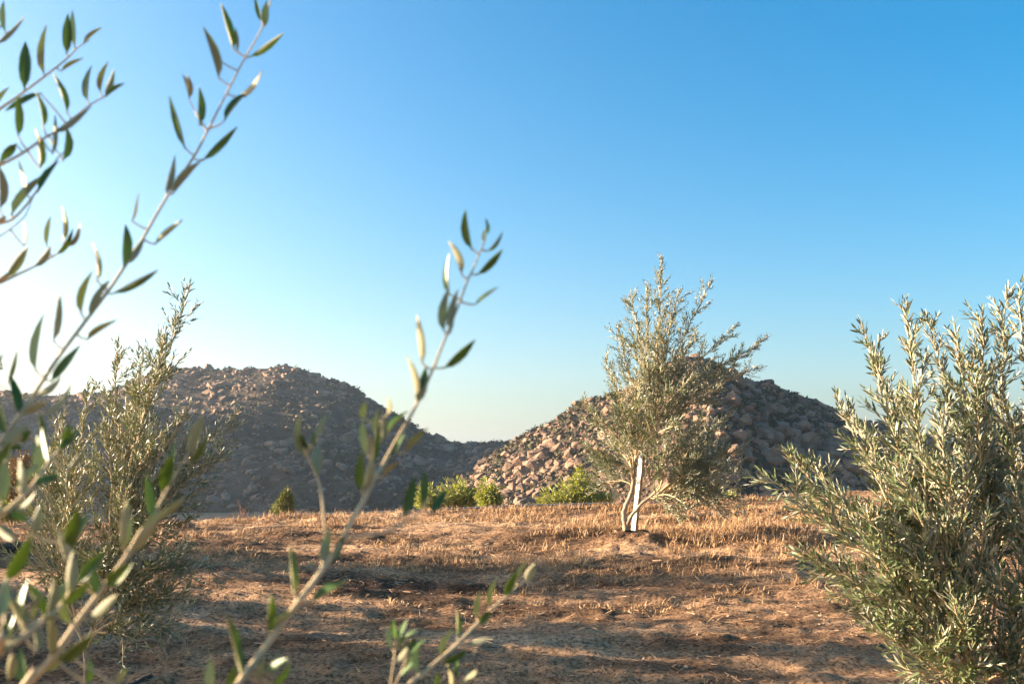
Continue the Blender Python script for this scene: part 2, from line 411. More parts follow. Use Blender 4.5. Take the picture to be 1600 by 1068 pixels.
def big_leaf_mesh(curve, twist, fold):
    ts = np.array([0, .07, .2, .38, .58, .8, 1.0]); ws = np.array([.06, .10, .40, .5, .48, .29, .02])
    V, T, mi = [], [], []
    for side, dz in ((0, 0.0), (1, -0.012)):
        for t, w_ in zip(ts, ws):
            zc = curve * t * t; tw = twist * t
            for sx, zz in ((-1, fold), (0, 0), (1, fold)):
                V.append((sx * w_ * math.cos(tw), t, zc + zz * 2 * w_ * 0.18 + sx * w_ * math.sin(tw) * 0.2 + (dz if sx == 0 or side == 0 else dz * 0.15)))
        o = side * 21
        for k in range(6):
            for c in range(2):
                a_, b_, c_, d_ = o + k * 3 + c, o + k * 3 + c + 1, o + k * 3 + c + 4, o + k * 3 + c + 3
                for tri in ((a_, b_, c_), (a_, c_, d_)):
                    T.append(tri if side == 0 else tri[::-1]); mi.append(side)
    return mesh_np('leaf', np.array(V), np.array(T), [M['young_top'], M['young_bot']], mi, smooth=True)
BIG = [big_leaf_mesh(c, t, f) for c, t, f in ((.10, .3, .5), (-.12, -.2, .6), (.04, .5, .4), (-.05, -.4, .7), (.16, 0, .5), (-.2, .2, .5))]
SMALL = leaves_mesh('leaf', np.zeros((1, 3)), np.array([(0, 1, 0.)]), np.array([(0, 0, 1.)]), np.ones(1), np.ones(1), [M['leaf_top'], M['leaf_bot']])

def place_leaf(me, base, d, n, L, W, parent):
    d = norm(d); n = norm(n - np.dot(n, d) * d); s = np.cross(d, n)
    m4 = Matrix(((s[0] * W, d[0] * L, n[0] * L, base[0]), (s[1] * W, d[1] * L, n[1] * L, base[1]), (s[2] * W, d[2] * L, n[2] * L, base[2]), (0, 0, 0, 1)))
    o = bpy.data.objects.new('leaf', me); COL.objects.link(o); o.parent = parent; o.matrix_basis = m4
    return o

# ------------------------------------------------------------------ olive trees
def perp(t, r):
    v = r.normal(size=3); v -= t * np.dot(v, t); return norm(v)

def shoot(start, d, length, r, up=0.25, seg=0.065, wob=0.11):
    n = max(3, int(length / seg) + 1); p = [np.array(start)]; d = norm(d)
    for k in range(n - 1):
        d = norm(d + np.array((0, 0, up)) * (1.0 / n) + r.normal(size=3) * wob)
        p.append(p[-1] + d * length / (n - 1))
    return np.array(p)

def grow_limb(path, r, r0, spec, wood, lv):
    """shoots and leaves along one limb. spec: gap, slen, tgap, lgap, L, start, up"""
    n = len(path); seglen = np.linalg.norm(np.diff(path, axis=0), axis=1); s = np.concatenate([[0], np.cumsum(seglen)]); tot = s[-1]
    rad = r0 * (1 - 0.88 * (s / tot)) ** 0.9 + 0.0012
    wood.append((path, rad))
    tan = norm(np.gradient(path, axis=0))
    def at(q):
        return np.array([np.interp(q, s, path[:, a_]) for a_ in range(3)]), norm(np.array([np.interp(q, s, tan[:, a_]) for a_ in range(3)]))
    def leafy(pl, start=0.0):
        sg = np.linalg.norm(np.diff(pl, axis=0), axis=1); ss = np.concatenate([[0], np.cumsum(sg)]); tt = norm(np.gradient(pl, axis=0))
        q = start + spec['lgap'] * r.random(); phi = r.random() * 6.28
        while q < ss[-1]:
            p = np.array([np.interp(q, ss, pl[:, a_]) for a_ in range(3)]); t = norm(np.array([np.interp(q, ss, tt[:, a_]) for a_ in range(3)]))
            u = norm(np.cross(t, (0.3, 0.5, 0.8))); v = np.cross(t, u)
            o = u * math.cos(phi) + v * math.sin(phi)
            for sg_ in (1, -1):
                if r.random() < 0.93:
                    ang = r.uniform(0.35, 0.85)
                    dd = t * math.cos(ang) + sg_ * o * math.sin(ang) + np.array((0, 0, spec.get('hang', 0.12)))
                    nn = t * math.sin(ang) - sg_ * o * math.cos(ang) + r.normal(size=3) * 0.35
                    f = min(1.0, 0.55 + 0.9 * (ss[-1] - q) / 0.15)
                    lv.append((p, dd, nn, spec['L'] * r.uniform(0.7, 1.2) * f))
            phi += 1.57 + r.normal() * 0.25; q += spec['lgap'] * r.uniform(0.75, 1.3)
        lv.append((pl[-1], tt[-1], perp(tt[-1], r), spec['L'] * 0.6))
    leafy(path, tot * 0.62)
    q = tot * spec['start']
    while q < tot * 0.97:
        p, t = at(q); f = q / tot
        ang = r.uniform(0.35, 0.95); o = perp(t, r)
        d = t * math.cos(ang) + o * math.sin(ang)
        sl_ = spec['slen'] * r.uniform(0.5, 1.25) * (1.15 - 0.90 * f)
        sp = shoot(p, d, sl_, r, spec['up'])
        wood.append((sp, np.linspace(0.0032, 0.0010, len(sp))))
        leafy(sp, sl_ * 0.12)
        k = sl_ * 0.2
        while k < sl_ * 0.85:
            i_ = int(k / sl_ * (len(sp) - 1)); t2 = norm(sp[min(i_ + 1, len(sp) - 1)] - sp[i_])
            a2 = r.uniform(0.4, 0.8); d2 = t2 * math.cos(a2) + perp(t2, r) * math.sin(a2)
            tw = shoot(sp[i_], d2, r.uniform(0.3, 0.6) * (sl_ - k) + 0.05, r, spec['up'])
            wood.append((tw, np.linspace(0.0020, 0.0008, len(tw)))); leafy(tw)
            k += spec['tgap'] * r.uniform(0.7, 1.4)
        q += spec['gap'] * r.uniform(0.6, 1.4)

def olive_tree(label, base, stems, limbs, spec, seed, singles=0, group=None, name='olive_tree'):
    """stems: trunk polylines with radii; limbs: (stem index, t on stem, tip point, sag)"""
    r = np.random.default_rng(seed)
    root = thing(name, label, 'tree', tuple(base), group)
    base = np.array(base, float)
    curves = []
    tw = []
    for pts, ra, rb in stems:
        c = resample(np.array(pts), 22); c[1:-1] += r.normal(size=(20, 3)) * ra * 0.12
        curves.append((c, ra, rb)); tw.append((c, np.linspace(ra, rb, len(c)) * (1 + 0.5 * np.exp(-np.arange(len(c)) / 1.5))))
    V, Q = tubes(tw, 9)
    link('trunk', mesh_np('trunk', V - base, Q, [M['bark']], smooth=True), root)
    lv = []
    for si, t0, tip, ctl, r0 in limbs:
        c, ra, rb = curves[si]; k = t0 * (len(c) - 1); i_ = int(min(k, len(c) - 2)); st = c[i_] + (c[i_ + 1] - c[i_]) * (k - i_)
        tdir = norm(c[min(i_ + 1, len(c) - 1)] - c[max(i_ - 1, 0)])
        tip = np.array(tip, float); dist = np.linalg.norm(tip - st)
        p1 = st + tdir * dist * 0.30 + (tip - st) * 0.12
        p2 = st + (tip - st) * 0.66 + np.array((0, 0, ctl * dist))
        tt = np.linspace(0, 1, max(8, int(dist / 0.09)))[:, None]
        path = (1 - tt) ** 3 * st + 3 * (1 - tt) ** 2 * tt * p1 + 3 * (1 - tt) * tt ** 2 * p2 + tt ** 3 * tip
        path[1:-1] += r.normal(size=(len(path) - 2, 3)) * 0.006
        wood = []
        grow_limb(path, r, r0, spec, wood, lv)
        V, Q = tubes(wood[:1], 6); V2, Q2 = tubes(wood[1:], 3)
        link('branch', mesh_np('branch', np.vstack([V, V2]) - base, np.vstack([Q, Q2 + len(V)]), [M['shoot']], smooth=True), root)
    B = np.array([l_[0] for l_ in lv]); Dv = np.array([l_[1] for l_ in lv]); N = np.array([l_[2] for l_ in lv]); L = np.array([l_[3] for l_ in lv])
    W = L * r.uniform(0.17, 0.24, len(L))
    keep = B[:, 2] > ground_z(B[:, 0], B[:, 1]) + 0.05
    B, Dv, N, L, W = B[keep], Dv[keep], N[keep], L[keep], W[keep]
    idx = np.arange(len(B)); rest = idx
    if singles:
        px, py = proj(B + Dv * L[:, None] * 0.5)
        vis = (px > 5) & (px < 1595) & (py > 5) & (py < 1063)
        dist = np.linalg.norm(B - np.array(CAM)[None], axis=1)
        ap = np.where(vis, L / dist, 0)
        near = np.argsort(-(ap * (1 + 0.0)))[:singles]
        for k in near: place_leaf(SMALL, B[k] - base, Dv[k], N[k], L[k], W[k], root)
        rest = np.setdiff1d(idx, near)
    link('foliage', leaves_mesh('foliage', B[rest] - base, Dv[rest], N[rest], L[rest], W[rest], [M['leaf_top'], M['leaf_bot']]), root, kind='stuff')
    print(label, 'leaves', len(B))
    return root

def tips(lst, d0, r):
    return [P(px, py, d0 + (dd if dd is not None else r.uniform(-0.4, 0.4))) for px, py, dd in lst]

# --- the staked olive on its mound
r0 = np.random.default_rng(5)
b = BASE_MID.copy(); b[2] = gz(b[0], b[1]) - 0.02
def Q5(x, y, d): return P(920 + x / 5.34, 660 + y / 5.34, d)
stems = [([b, Q5(296, 800, 10.98), Q5(302, 720, 10.97), Q5(350, 600, 10.96), Q5(372, 480, 10.95), Q5(380, 380, 10.95), Q5(400, 250, 11.0), P(1008, 670, 11.05)], 0.030, 0.014),
         ([b + np.array((0.012, 0, 0.03)), Q5(330, 830, 10.96), Q5(370, 760, 10.92), Q5(460, 660, 10.88), Q5(520, 620, 10.85), Q5(640, 570, 10.8)], 0.024, 0.012)]
T = []
def add(si, t, px, py, dd, ctl=0.03, rr=0.009): T.append((si, t, P(px, py, 11 + dd), ctl, rr))
add(0, .97, 1036, 402, .1); add(0, .95, 985, 452, .3); add(0, .9, 1012, 440, -.2); add(0, .98, 1062, 452, -.3); add(0, .95, 1112, 438, .2)
add(0, .97, 1152, 505, -.1); add(0, .95, 1203, 524, .1, .0); add(0, .9, 1188, 570, .4); add(0, .8, 943, 560, -.3); add(0, .6, 906, 626, -.1, .05)
add(0, .55, 918, 700, -.35, .04); add(0, .62, 945, 690, .4); add(0, .5, 932, 755, .1, .06); add(0, .85, 965, 505, -.5); add(0, .9, 1030, 520, .6); add(0, .95, 1090, 520, .5)
add(0, .9, 1080, 590, -.6); add(0, .85, 1130, 600, -.4); add(0, .8, 1000, 600, -.6); add(0, .8, 1060, 660, -.7, .04)
add(1, .9, 1070, 600, -.2, .05, .012); add(1, .9, 1150, 640, .0, .06, .011); add(1, .8, 1165, 700, -.4, .08); add(1, .95, 1168, 742, .2, .10)
add(1, .9, 1140, 800, -.1, .16); add(1, .8, 1080, 795, -.5, .16); add(1, .95, 1115, 770, -.5, .14); add(1, .7, 1040, 700, -.6, .06); add(1, .98, 1110, 690, .5, .06); add(1, .85, 1165, 790, -.45, .15)
add(1, .6, 1040, 780, -.3, .12); add(1, .95, 1075, 740, -.6, .1); add(1, .9, 1125, 735, -.3, .1); add(1, .97, 1150, 765, .35, .12); add(1, .85, 1010, 650, -.4, .05); add(1, .9, 1100, 650, -.55, .06); add(0, .7, 970, 640, -.2); add(0, .6, 955, 720, -.4, .05); add(1, .7, 1060, 810, -.2, .16); add(1, .95, 1125, 655, .2, .05)
MID = dict(gap=0.050, slen=0.50, tgap=0.080, lgap=0.0245, L=0.054, start=0.22, up=0.35)
mid_tree = olive_tree('young olive tree with forked trunk in front of a white stake on a soil mound', b, stems, T, MID, 21, 0, 'olive trees in the orchard')

# --- the right olive: several stems from one foot, large in the picture
b = P(1512, 1180, 5.2); b[2] = gz(b[0], b[1]) - 0.02
stems = [([b, P(1500, 1110, 5.2), P(1485, 1040, 5.15), P(1470, 960, 5.1)], 0.022, 0.010), ([b, P(1530, 1110, 5.2), P(1540, 1040, 5.2), P(1545, 930, 5.25)], 0.024, 0.011),
         ([b, P(1560, 1110, 5.15), P(1590, 1050, 5.1), P(1625, 960, 5.1)], 0.020, 0.010), ([b, P(1515, 1110, 5.05), P(1512, 1050, 4.95), P(1500, 980, 4.9)], 0.018, 0.009)]
T = []
def add(si, t, px, py, dd, ctl=0.03, rr=0.007): T.append((si, t, P(px, py, 5.2 + dd), ctl, rr))
add(0, .9, 1417, 468, .1); add(0, .85, 1345, 502, -.1); add(1, .9, 1448, 492, .2); add(1, .95, 1490, 505, -.1); add(1, .95, 1574, 448, .1); add(1, .9, 1535, 485, -.2); add(2, .9, 1592, 458, .2)
add(0, .9, 1372, 560, .3); add(0, .7, 1308, 618, -.1); add(0, .8, 1330, 640, .3); add(0, .5, 1222, 702, -.1, .06); add(0, .55, 1262, 718, .15, .05); add(3, .4, 1186, 735, -.3, .09); add(0, .4, 1300, 760, .4, .06)
add(3, .4, 1238, 858, -.2, .10); add(3, .35, 1270, 880, .1, .12); add(0, .3, 1325, 950, .15, .14); add(3, .3, 1360, 985, -.3, .12)
add(1, .9, 1520, 560, -.4); add(0, .9, 1430, 610, -.4); add(3, .9, 1470, 640, -.5); add(3, .9, 1400, 720, -.5); add(3, .8, 1350, 800, -.45, .05); add(3, .95, 1520, 680, -.5); add(2, .8, 1570, 620, -.3)
add(2, .9, 1650, 500, .1); add(2, .9, 1690, 620, -.2); add(2, .8, 1720, 740, .1); add(2, .5, 1660, 820, -.4); add(2, .5, 1600, 760, -.5); add(1, .5, 1470, 800, .4); add(1, .6, 1600, 640, .5); add(3, .6, 1430, 860, -.45, .05); add(2, .35, 1640, 930, -.2, .08); add(3, .7, 1545, 800, -.5)
add(3, .5, 1405, 1045, -.3, .06); add(3, .6, 1450, 1010, -.5, .04); add(2, .4, 1575, 1010, -.4, .05); add(1, .4, 1590, 1060, -.5, .08); add(3, .55, 1490, 940, -.6, .03); add(2, .5, 1560, 900, -.55, .04); add(0, .35, 1385, 900, .3, .08); add(3, .45, 1520, 1040, -.5, .06)
RIGHT = dict(gap=0.052, slen=0.36, tgap=0.10, lgap=0.029, L=0.072, start=0.22, up=0.40)
olive_tree('large bushy olive with many stems and long leafy shoots beside the mound tree', b, stems, T, RIGHT, 44, 300, 'olive trees in the orchard')

# --- the left olive, behind the close branches
b = P(134, 1086, 6.2); b[2] = gz(b[0], b[1]) - 0.02
stems = [([b, P(135, 1040, 6.2), P(137, 1005, 6.2), P(150, 960, 6.18), P(165, 900, 6.15), P(180, 820, 6.2)], 0.016, 0.009),
         ([b + np.array((.01, 0, .02)), P(133, 1030, 6.2), P(128, 990, 6.2), P(112, 955, 6.2), P(100, 900, 6.25)], 0.012, 0.007)]
T = []
def add(si, t, px, py, dd, ctl=0.03, rr=0.007): T.append((si, t, P(px, py, 6.2 + dd), ctl, rr))
add(0, .98, 296, 448, .1, .0); add(0, .97, 262, 520, -.2); add(0, .97, 182, 552, .1); add(0, .95, 225, 545, .3); add(1, .95, 138, 610, -.1); add(0, .9, 245, 580, -.4); add(0, .9, 200, 600, .3)
add(0, .9, 365, 648, .1, .0); add(0, .8, 350, 705, -.2, .02); add(0, .8, 320, 690, .3); add(0, .7, 315, 760, -.1, .04); add(1, .9, 95, 650, .1); add(1, .8, 70, 715, -.1); add(1, .8, 45, 790, .2, .04)
add(1, .7, 60, 860, -.2, .06); add(0, .8, 170, 660, -.4); add(0, .85, 240, 680, -.5); add(0, .8, 290, 640, -.3); add(1, .85, 120, 720, -.4); add(0, .7, 200, 760, -.5); add(0, .6, 260, 790, -.45, .05); add(1, .6, 110, 820, -.4)
add(0, .5, 330, 888, .1, .14); add(0, .45, 305, 935, -.1, .14); add(0, .4, 255, 985, -.25, .14); add(0, .42, 285, 960, .2, .14); add(0, .5, 300, 850, .4, .10); add(0, .35, 215, 1000, -.3, .12); add(1, .4, 60, 940, .1, .10); add(0, .55, 240, 880, -.4, .06); add(0, .6, 160, 860, -.45)
LEFT = dict(gap=0.057, slen=0.46, tgap=0.095, lgap=0.028, L=0.056, start=0.22, up=0.38)
left_tree = olive_tree('wide olive bush with one tall wand standing behind the close branches', b, stems, T, LEFT, 63, 300, 'olive trees in the orchard')

# --- more trees of the same row, left of the picture: their shade falls across the slope
def copy_tree(root, loc, rz, label, sc=1.0):
    c = root.copy(); COL.objects.link(c); c.location = loc; c.rotation_euler = (0, 0, rz); c.scale = (sc,) * 3; c['label'] = label
    for ch in root.children:
        if ch.name.startswith('leaf'): continue
        d = ch.copy(); COL.objects.link(d); d.parent = c
    return c
for x, y, rz, sc, lab in ((-7.0, 10.3, 0.8, 1.0, 'olive tree across the slope from the wide bush, uphill of its row'), (-10.4, 10.9, 3.0, 1.1, 'last olive tree of the uphill row, far along the slope'),
                          (-5.5, 8.1, 2.2, 1.0, 'olive tree next in the row after the wide bush'), (-8.6, 8.5, 4.4, 1.1, 'second olive tree of the row past the wide bush'), (-11.4, 9.0, 5.3, 1.1, 'third olive tree of the row past the wide bush'), (-9.8, 7.0, 1.4, 1.1, 'last olive tree downhill of the row past the wide bush')):
    copy_tree(mid_tree, (x, y, gz(x, y) - 0.03), rz, lab, sc)

# --- the white stake
def stake():
    root = thing('stake', 'white painted wooden board stake leaning behind the forked olive trunk', 'stake')
    foot = Q5(358, 905, 11.12); foot[2] = gz(foot[0], foot[1]) - 0.12; top = Q5(442, 235, 11.16)
    ax = norm(top - foot); face = norm(np.array((-0.80, -0.60, 0.0))); face = norm(face - ax * np.dot(face, ax)); sd = np.cross(face, ax)
    Lh = np.linalg.norm(top - foot); hw, th = 0.032, 0.032
    root.location = foot
    def board(pa, pb, name, m):
        # pa..pb thickness range along the face normal
        V = []
        for n_ in (pa, pb):
            for s_, h_ in ((-1, 0), (1, 0), (1, Lh + 0.03), (-1, Lh - 0.05)):
                V.append(sd * s_ * hw + ax * h_ + face * n_)
        T = [(0, 1, 2, 3), (7, 6, 5, 4), (0, 4, 5, 1), (1, 5, 6, 2), (2, 6, 7, 3), (3, 7, 4, 0)]
        me = mesh_np(name, np.array(V), np.array(T), [m]); return link(name, me, root)
    board(-th, 0, 'board', M['wood'])
    hw = 0.030
    board(0.001, 0.004, 'painted_face', M['white_paint'])
stake()

# --- low kerb wall along the far side of the crest
def kerb():
    px = np.array([-300, 0, 300, 480, 680, 800, 1000, 1180, 1350, 1700, 2100]); py = np.array([838, 825, 815, 805, 797, 791, 786, 783, 782, 783, 786])
    pts = resample(np.array([P(a_, b_, 16.6) for a_, b_ in zip(px, py)]), 60)
    V = []
    for p in pts:
        lo = min(gz(p[0], 16.6), gz(p[0], 16.85)) - 0.25
        for y, z in ((16.6, lo), (16.6, p[2] - 0.012), (16.615, p[2]), (16.78, p[2]), (16.8, p[2] - 0.012), (16.8, lo)):
            V.append((p[0], y, z))
    n = len(pts); T = []
    for k in range(n - 1):
        for j in range(5): T.append((k * 6 + j, (k + 1) * 6 + j, (k + 1) * 6 + j + 1, k * 6 + j + 1))
    root = thing('kerb_wall', 'long low kerb with shade coloured into its dark face and sunlight into its pale rim, running behind the dry grass crest', 'kerb')
    link('wall', mesh_np('wall', np.array(V), np.array(T), [M['dark_kerb']]), root)
    V, Q = tubes([(pts + np.array((0, 0.1, 0.012)), np.full(len(pts), 0.013))], 6)
    link('rim', mesh_np('rim', V, Q, [M['concrete']], smooth=True), root)  # added strip: the lit top of the kerb, put in by colour
kerb()

# --- drip hose lying below the left olive
pts = []
for px, py, d in ((20, 1075, 6.0), (86, 1047, 6.25), (130, 1036, 6.35), (186, 1020, 6.45), (240, 1004, 6.6)):
    p = P(px, py, d); p[2] = gz(p[0], p[1]) + 0.008; pts.append(p)
c = resample(pts, 40); c[:, 2] = ground_z(c[:, 0], c[:, 1]) + 0.010
V, Q = tubes([(c, np.full(40, 0.011))], 8)
link('drip_hose', mesh_np('drip_hose', V, Q, [M['hose']], smooth=True), label='dark drip irrigation hose lying on shaded soil under the left olive', category='hose')

# ------------------------------------------------------------------ background shrubs
def leaf_bush(name, label, lobes, m, n, L, asp, foot, hang=0.3, group=None, seed=1, stem_m='bark'):
    r = np.random.default_rng(seed)
    foot = np.array(foot, float); root = thing(name, label, 'bush' if name != 'conifer' else 'conifer', tuple(foot), group)
    B, D, N, LL = [], [], [], []; wood = []
    for c, rad in lobes:
        c = np.array(c); rad = np.array(rad)
        ns = max(6, n // len(lobes) // 45)
        for s in range(ns):
            d = norm(r.normal(size=3)); d[2] = abs(d[2]) * 0.9 + 0.1 if r.random() < 0.8 else d[2] * 0.5
            tip = c + d * rad * r.uniform(0.55, 1.12)
            st = foot + (c - foot) * r.uniform(0.3, 0.9)
            midp = (st + tip) / 2 + np.array((0, 0, 0.18 * np.linalg.norm(tip - st)))
            t = np.linspace(0, 1, 9)[:, None]; path = (1 - t) ** 2 * st + 2 * (1 - t) * t * midp + t ** 2 * tip
            wood.append((path, np.linspace(0.012, 0.002, 9)))
            tt = norm(np.gradient(path, axis=0))
            for q in range(45):
                u = r.uniform(0.25, 1) ** 0.8; i_ = min(int(u * 8), 7); p = path[i_] + (path[i_ + 1] - path[i_]) * (u * 8 - i_)
                o = norm(r.normal(size=3)); B.append(p + o * L * 0.7); D.append(tt[i_] * 0.5 + o + np.array((0, 0, -hang))); N.append(norm(r.normal(size=3)) + np.array((0, 0, .6))); LL.append(L * r.uniform(0.6, 1.3))
    V, Q = tubes(wood, 4); link('stem', mesh_np('stem', V - foot, Q, [M[stem_m]], smooth=True), root)
    LL = np.array(LL)
    link('foliage', leaves_mesh('foliage', np.array(B) - foot, np.array(D), np.array(N), LL, LL * asp, [M[m], M[m]]), root, kind='stuff')
    return root
def bush_px(name, label, lobes_px, d, m, n, L, asp, **kw):
    lob = []
    for px, py, rx, ry in lobes_px:
        k = d / F; lob.append((P(px, py, d), (rx * k, rx * k * 0.9, ry * k)))
    cx = np.mean([l_[0][0] for l_ in lob]); foot = (cx, d, gz(cx, d) - 0.05)
    return leaf_bush(name, label, lob, m, n, L, asp, foot, **kw)
bush_px('green_bush', 'bright green feathery bush with two crowns behind the kerb', [(668, 785, 22, 26), (712, 778, 34, 32), (735, 790, 25, 22)], 30, 'pepper', 3600, 0.15, 0.28, seed=3)
bush_px('drooping_bush', 'small green bush with drooping fronds at the end of the two-crowned bush', [(764, 778, 17, 26)], 29, 'pepper', 1800, 0.17, 0.24, hang=1.0, seed=4)
bush_px('green_bush', 'low wide bright green bush behind the kerb next to the staked olive', [(870, 782, 30, 20), (905, 768, 30, 32), (935, 782, 26, 18)], 30, 'pepper', 3600, 0.15, 0.28, seed=5)
bush_px('green_bush', 'tiny yellow green bush showing behind the drooping side of the staked olive', [(1140, 786, 16, 14)], 30, 'pepper', 900, 0.15, 0.28, seed=6)
bush_px('conifer', 'small leaning cone shaped evergreen behind the kerb', [(440, 800, 20, 14), (444, 788, 15, 14), (449, 776, 8, 12)], 19, 'conifer', 3600, 0.05, 0.35, hang=-0.6, seed=7)
bush_px('dry_bush', 'rounded orange brown dry bush beyond the left olive', [(40, 735, 26, 32), (25, 765, 30, 28)], 26, 'drybush', 3200, 0.10, 0.45, seed=8)
bush_px('green_bush', 'low yellow green bush at the foot of the dry bush', [(8, 802, 26, 18)], 24, 'pepper', 1800, 0.12, 0.3, seed=9)

def dead_shrub():
    r = np.random.default_rng(12)
    f = P(380, 816, 14.6); f[2] = gz(f[0], f[1])
    wood = []
    for k in range(11):
        d = np.array((r.normal() * 0.45 + 0.1, r.normal() * 0.4, 1.0)); ln = r.uniform(0.15, 0.34)
        p = shoot(f + np.array((r.normal() * 0.05, r.normal() * 0.04, -0.02)), d, ln, r, 0.1, 0.05, 0.16); wood.append((p, np.linspace(0.005, 0.0018, len(p))))
        for q in range(3):
            i_ = r.integers(1, len(p) - 1); d2 = norm(p[i_] - p[i_ - 1]) + perp(norm(d), r) * 0.7
            t = shoot(p[i_], d2, ln * 0.4, r, 0.1, 0.04, 0.15); wood.append((t, np.linspace(0.003, 0.0012, len(t))))
    V, Q = tubes(wood, 4)
    o = link('dead_shrub', mesh_np('dead_shrub', V - f, Q, [M['deadtwig']]), label='leafless reddish brown dead shrub on the crest beside the kerb', category='shrub'); o.location = f
dead_shrub()

# ------------------------------------------------------------------ dry grass, pebbles, litter
def grass():
    r = np.random.default_rng(77)
    n = 14500
    x = r.uniform(-8, 8, n * 3); y = r.uniform(5.6, 16.0, n * 3)
    m = fbm(x * 0.9 + 2, y * 1.9, 91, 3) + 0.40 * sstep(8.0, 11.0, y) - 0.15 * sstep(8.6, 6.8, y)
    right = np.exp(-((x - 2.9) / 1.5) ** 2 - ((y - 11.0) / 1.1) ** 2)
    m = m + 0.20 * right - 0.10 + 0.5 * vnoise(x * 3.3, y * 5.5, 171)
    dm = np.hypot(x - BASE_MID[0] + 0.15, (y - BASE_MID[1] + 0.25)) ; m = m - 0.9 * (dm < 0.55)
    k = r.random(len(x)) < np.clip((m - 0.10) * 3.0, 0.0, 1); x, y, right = x[k][:n], y[k][:n], right[k][:n]
    nb = 8
    h = (0.024 + 0.075 * r.random(len(x)) ** 3 + 0.085 * np.clip(fbm(x * 1.3, y * 2.6, 151, 3) + 0.1, 0, 1) * sstep(8, 10.5, y) + 0.16 * right * r.random(len(x)) * (0.4 + np.clip(fbm(x * 2, y * 3, 133, 2) * 2, 0, 1)))
    bx = (x[:, None] + r.normal(size=(len(x), nb)) * 0.030).ravel(); by = (y[:, None] + r.normal(size=(len(x), nb)) * 0.022).ravel(); H = (h[:, None] * r.uniform(0.5, 1.3, (len(x), nb))).ravel()
    bz = ground_z(bx, by) - 0.004
    az = r.random(len(bx)) * 6.283; lean = r.uniform(0.15, 1.5, len(bx)) ** 1.3
    d = np.stack([np.cos(az) * lean, np.sin(az) * lean, np.ones_like(az)], -1); d = norm(d)
    side = np.stack([-np.sin(az + r.normal(size=len(az)) * 0.8), np.cos(az), np.zeros_like(az)], -1); wd = 0.0018 + 0.0016 * r.random(len(bx))
    b0 = np.stack([bx, by, bz], -1)
    mid = b0 + d * (H * 0.6)[:, None]; tip = b0 + d * H[:, None] + np.stack([np.cos(az) * lean, np.sin(az) * lean, -0.3 * lean], -1) * (H * 0.35)[:, None]
    s = side * wd[:, None]
    V = np.stack([b0 - s, b0 + s, mid + s * 0.8, mid - s * 0.8, tip], 1)
    T = np.array([(0, 1, 2), (0, 2, 3), (3, 2, 4)])[None] + (np.arange(len(bx)) * 5)[:, None, None]
    link('dry_grass', mesh_np('dry_grass', V.reshape(-1, 3), T.reshape(-1, 3), [M['straw']]), kind='stuff', label='short tufts of dry straw coloured grass over the slope', category='grass')
    # flat straw litter
    n = 40000
    x = r.uniform(-7, 7, n); y = 5 + 10.5 * r.random(n) ** 1.3; z = ground_z(x, y) + 0.004
    az = r.normal(size=n) * 0.9; ln = r.uniform(0.012, 0.05, n); wd = r.uniform(0.001, 0.0028, n)
    d = np.stack([np.cos(az), np.sin(az), r.normal(size=n) * 0.25], -1) * ln[:, None]; s = np.stack([-np.sin(az), np.cos(az), r.normal(size=n) * 0.5], -1) * wd[:, None]
    c = np.stack([x, y, z + 0.004], -1)
    V = np.stack([c - d - s, c + d - s, c + d + s, c - d + s], 1)
    T = np.array([(0, 1, 2), (0, 2, 3)])[None] + (np.arange(n) * 4)[:, None, None]
    link('straw_litter', mesh_np('straw_litter', V.reshape(-1, 3), T.reshape(-1, 3), [M['straw']]), kind='stuff', label='scattered straw and twig litter on bare soil', category='litter')
    n = 19000
    x = r.uniform(-7, 7, n); y = 4.8 + 10.5 * r.random(n) ** 1.6; size = 0.003 + 0.014 * r.random(n) ** 5
    pos = np.stack([x, y, ground_z(x, y) + size * 0.2], -1)
    V, T = scatter(PEBBLES, pos, size, r)
    link('gravel', mesh_np('gravel', V, T, [M['pebble']]), kind='stuff', label='small stones strewn over the bare soil', category='gravel')
grass()

# ------------------------------------------------------------------ close olive branches in front of the camera
TRUNK = [(-0.98, 0.85, gz(-0.98, 0.85) - 0.03), (-0.95, 0.88, 0.35), (-0.90, 0.92, 0.75), (-0.93, 0.98, 1.2), (-0.98, 1.02, 1.7), (-0.96, 1.08, 2.15), (-0.94, 1.1, 2.5)]
close = thing('olive_tree', 'close blurred olive branches with large single leaves in front of the view', 'tree', TRUNK[0], 'olive trees in the orchard')
tb = np.array(TRUNK[0])
tc = resample(TRUNK, 40)
V, Q = tubes([(tc, np.linspace(0.045, 0.012, 40))], 9)
link('trunk', mesh_np('trunk', V - tb, Q, [M['bark']], smooth=True), close)
rl = np.random.default_rng(99)

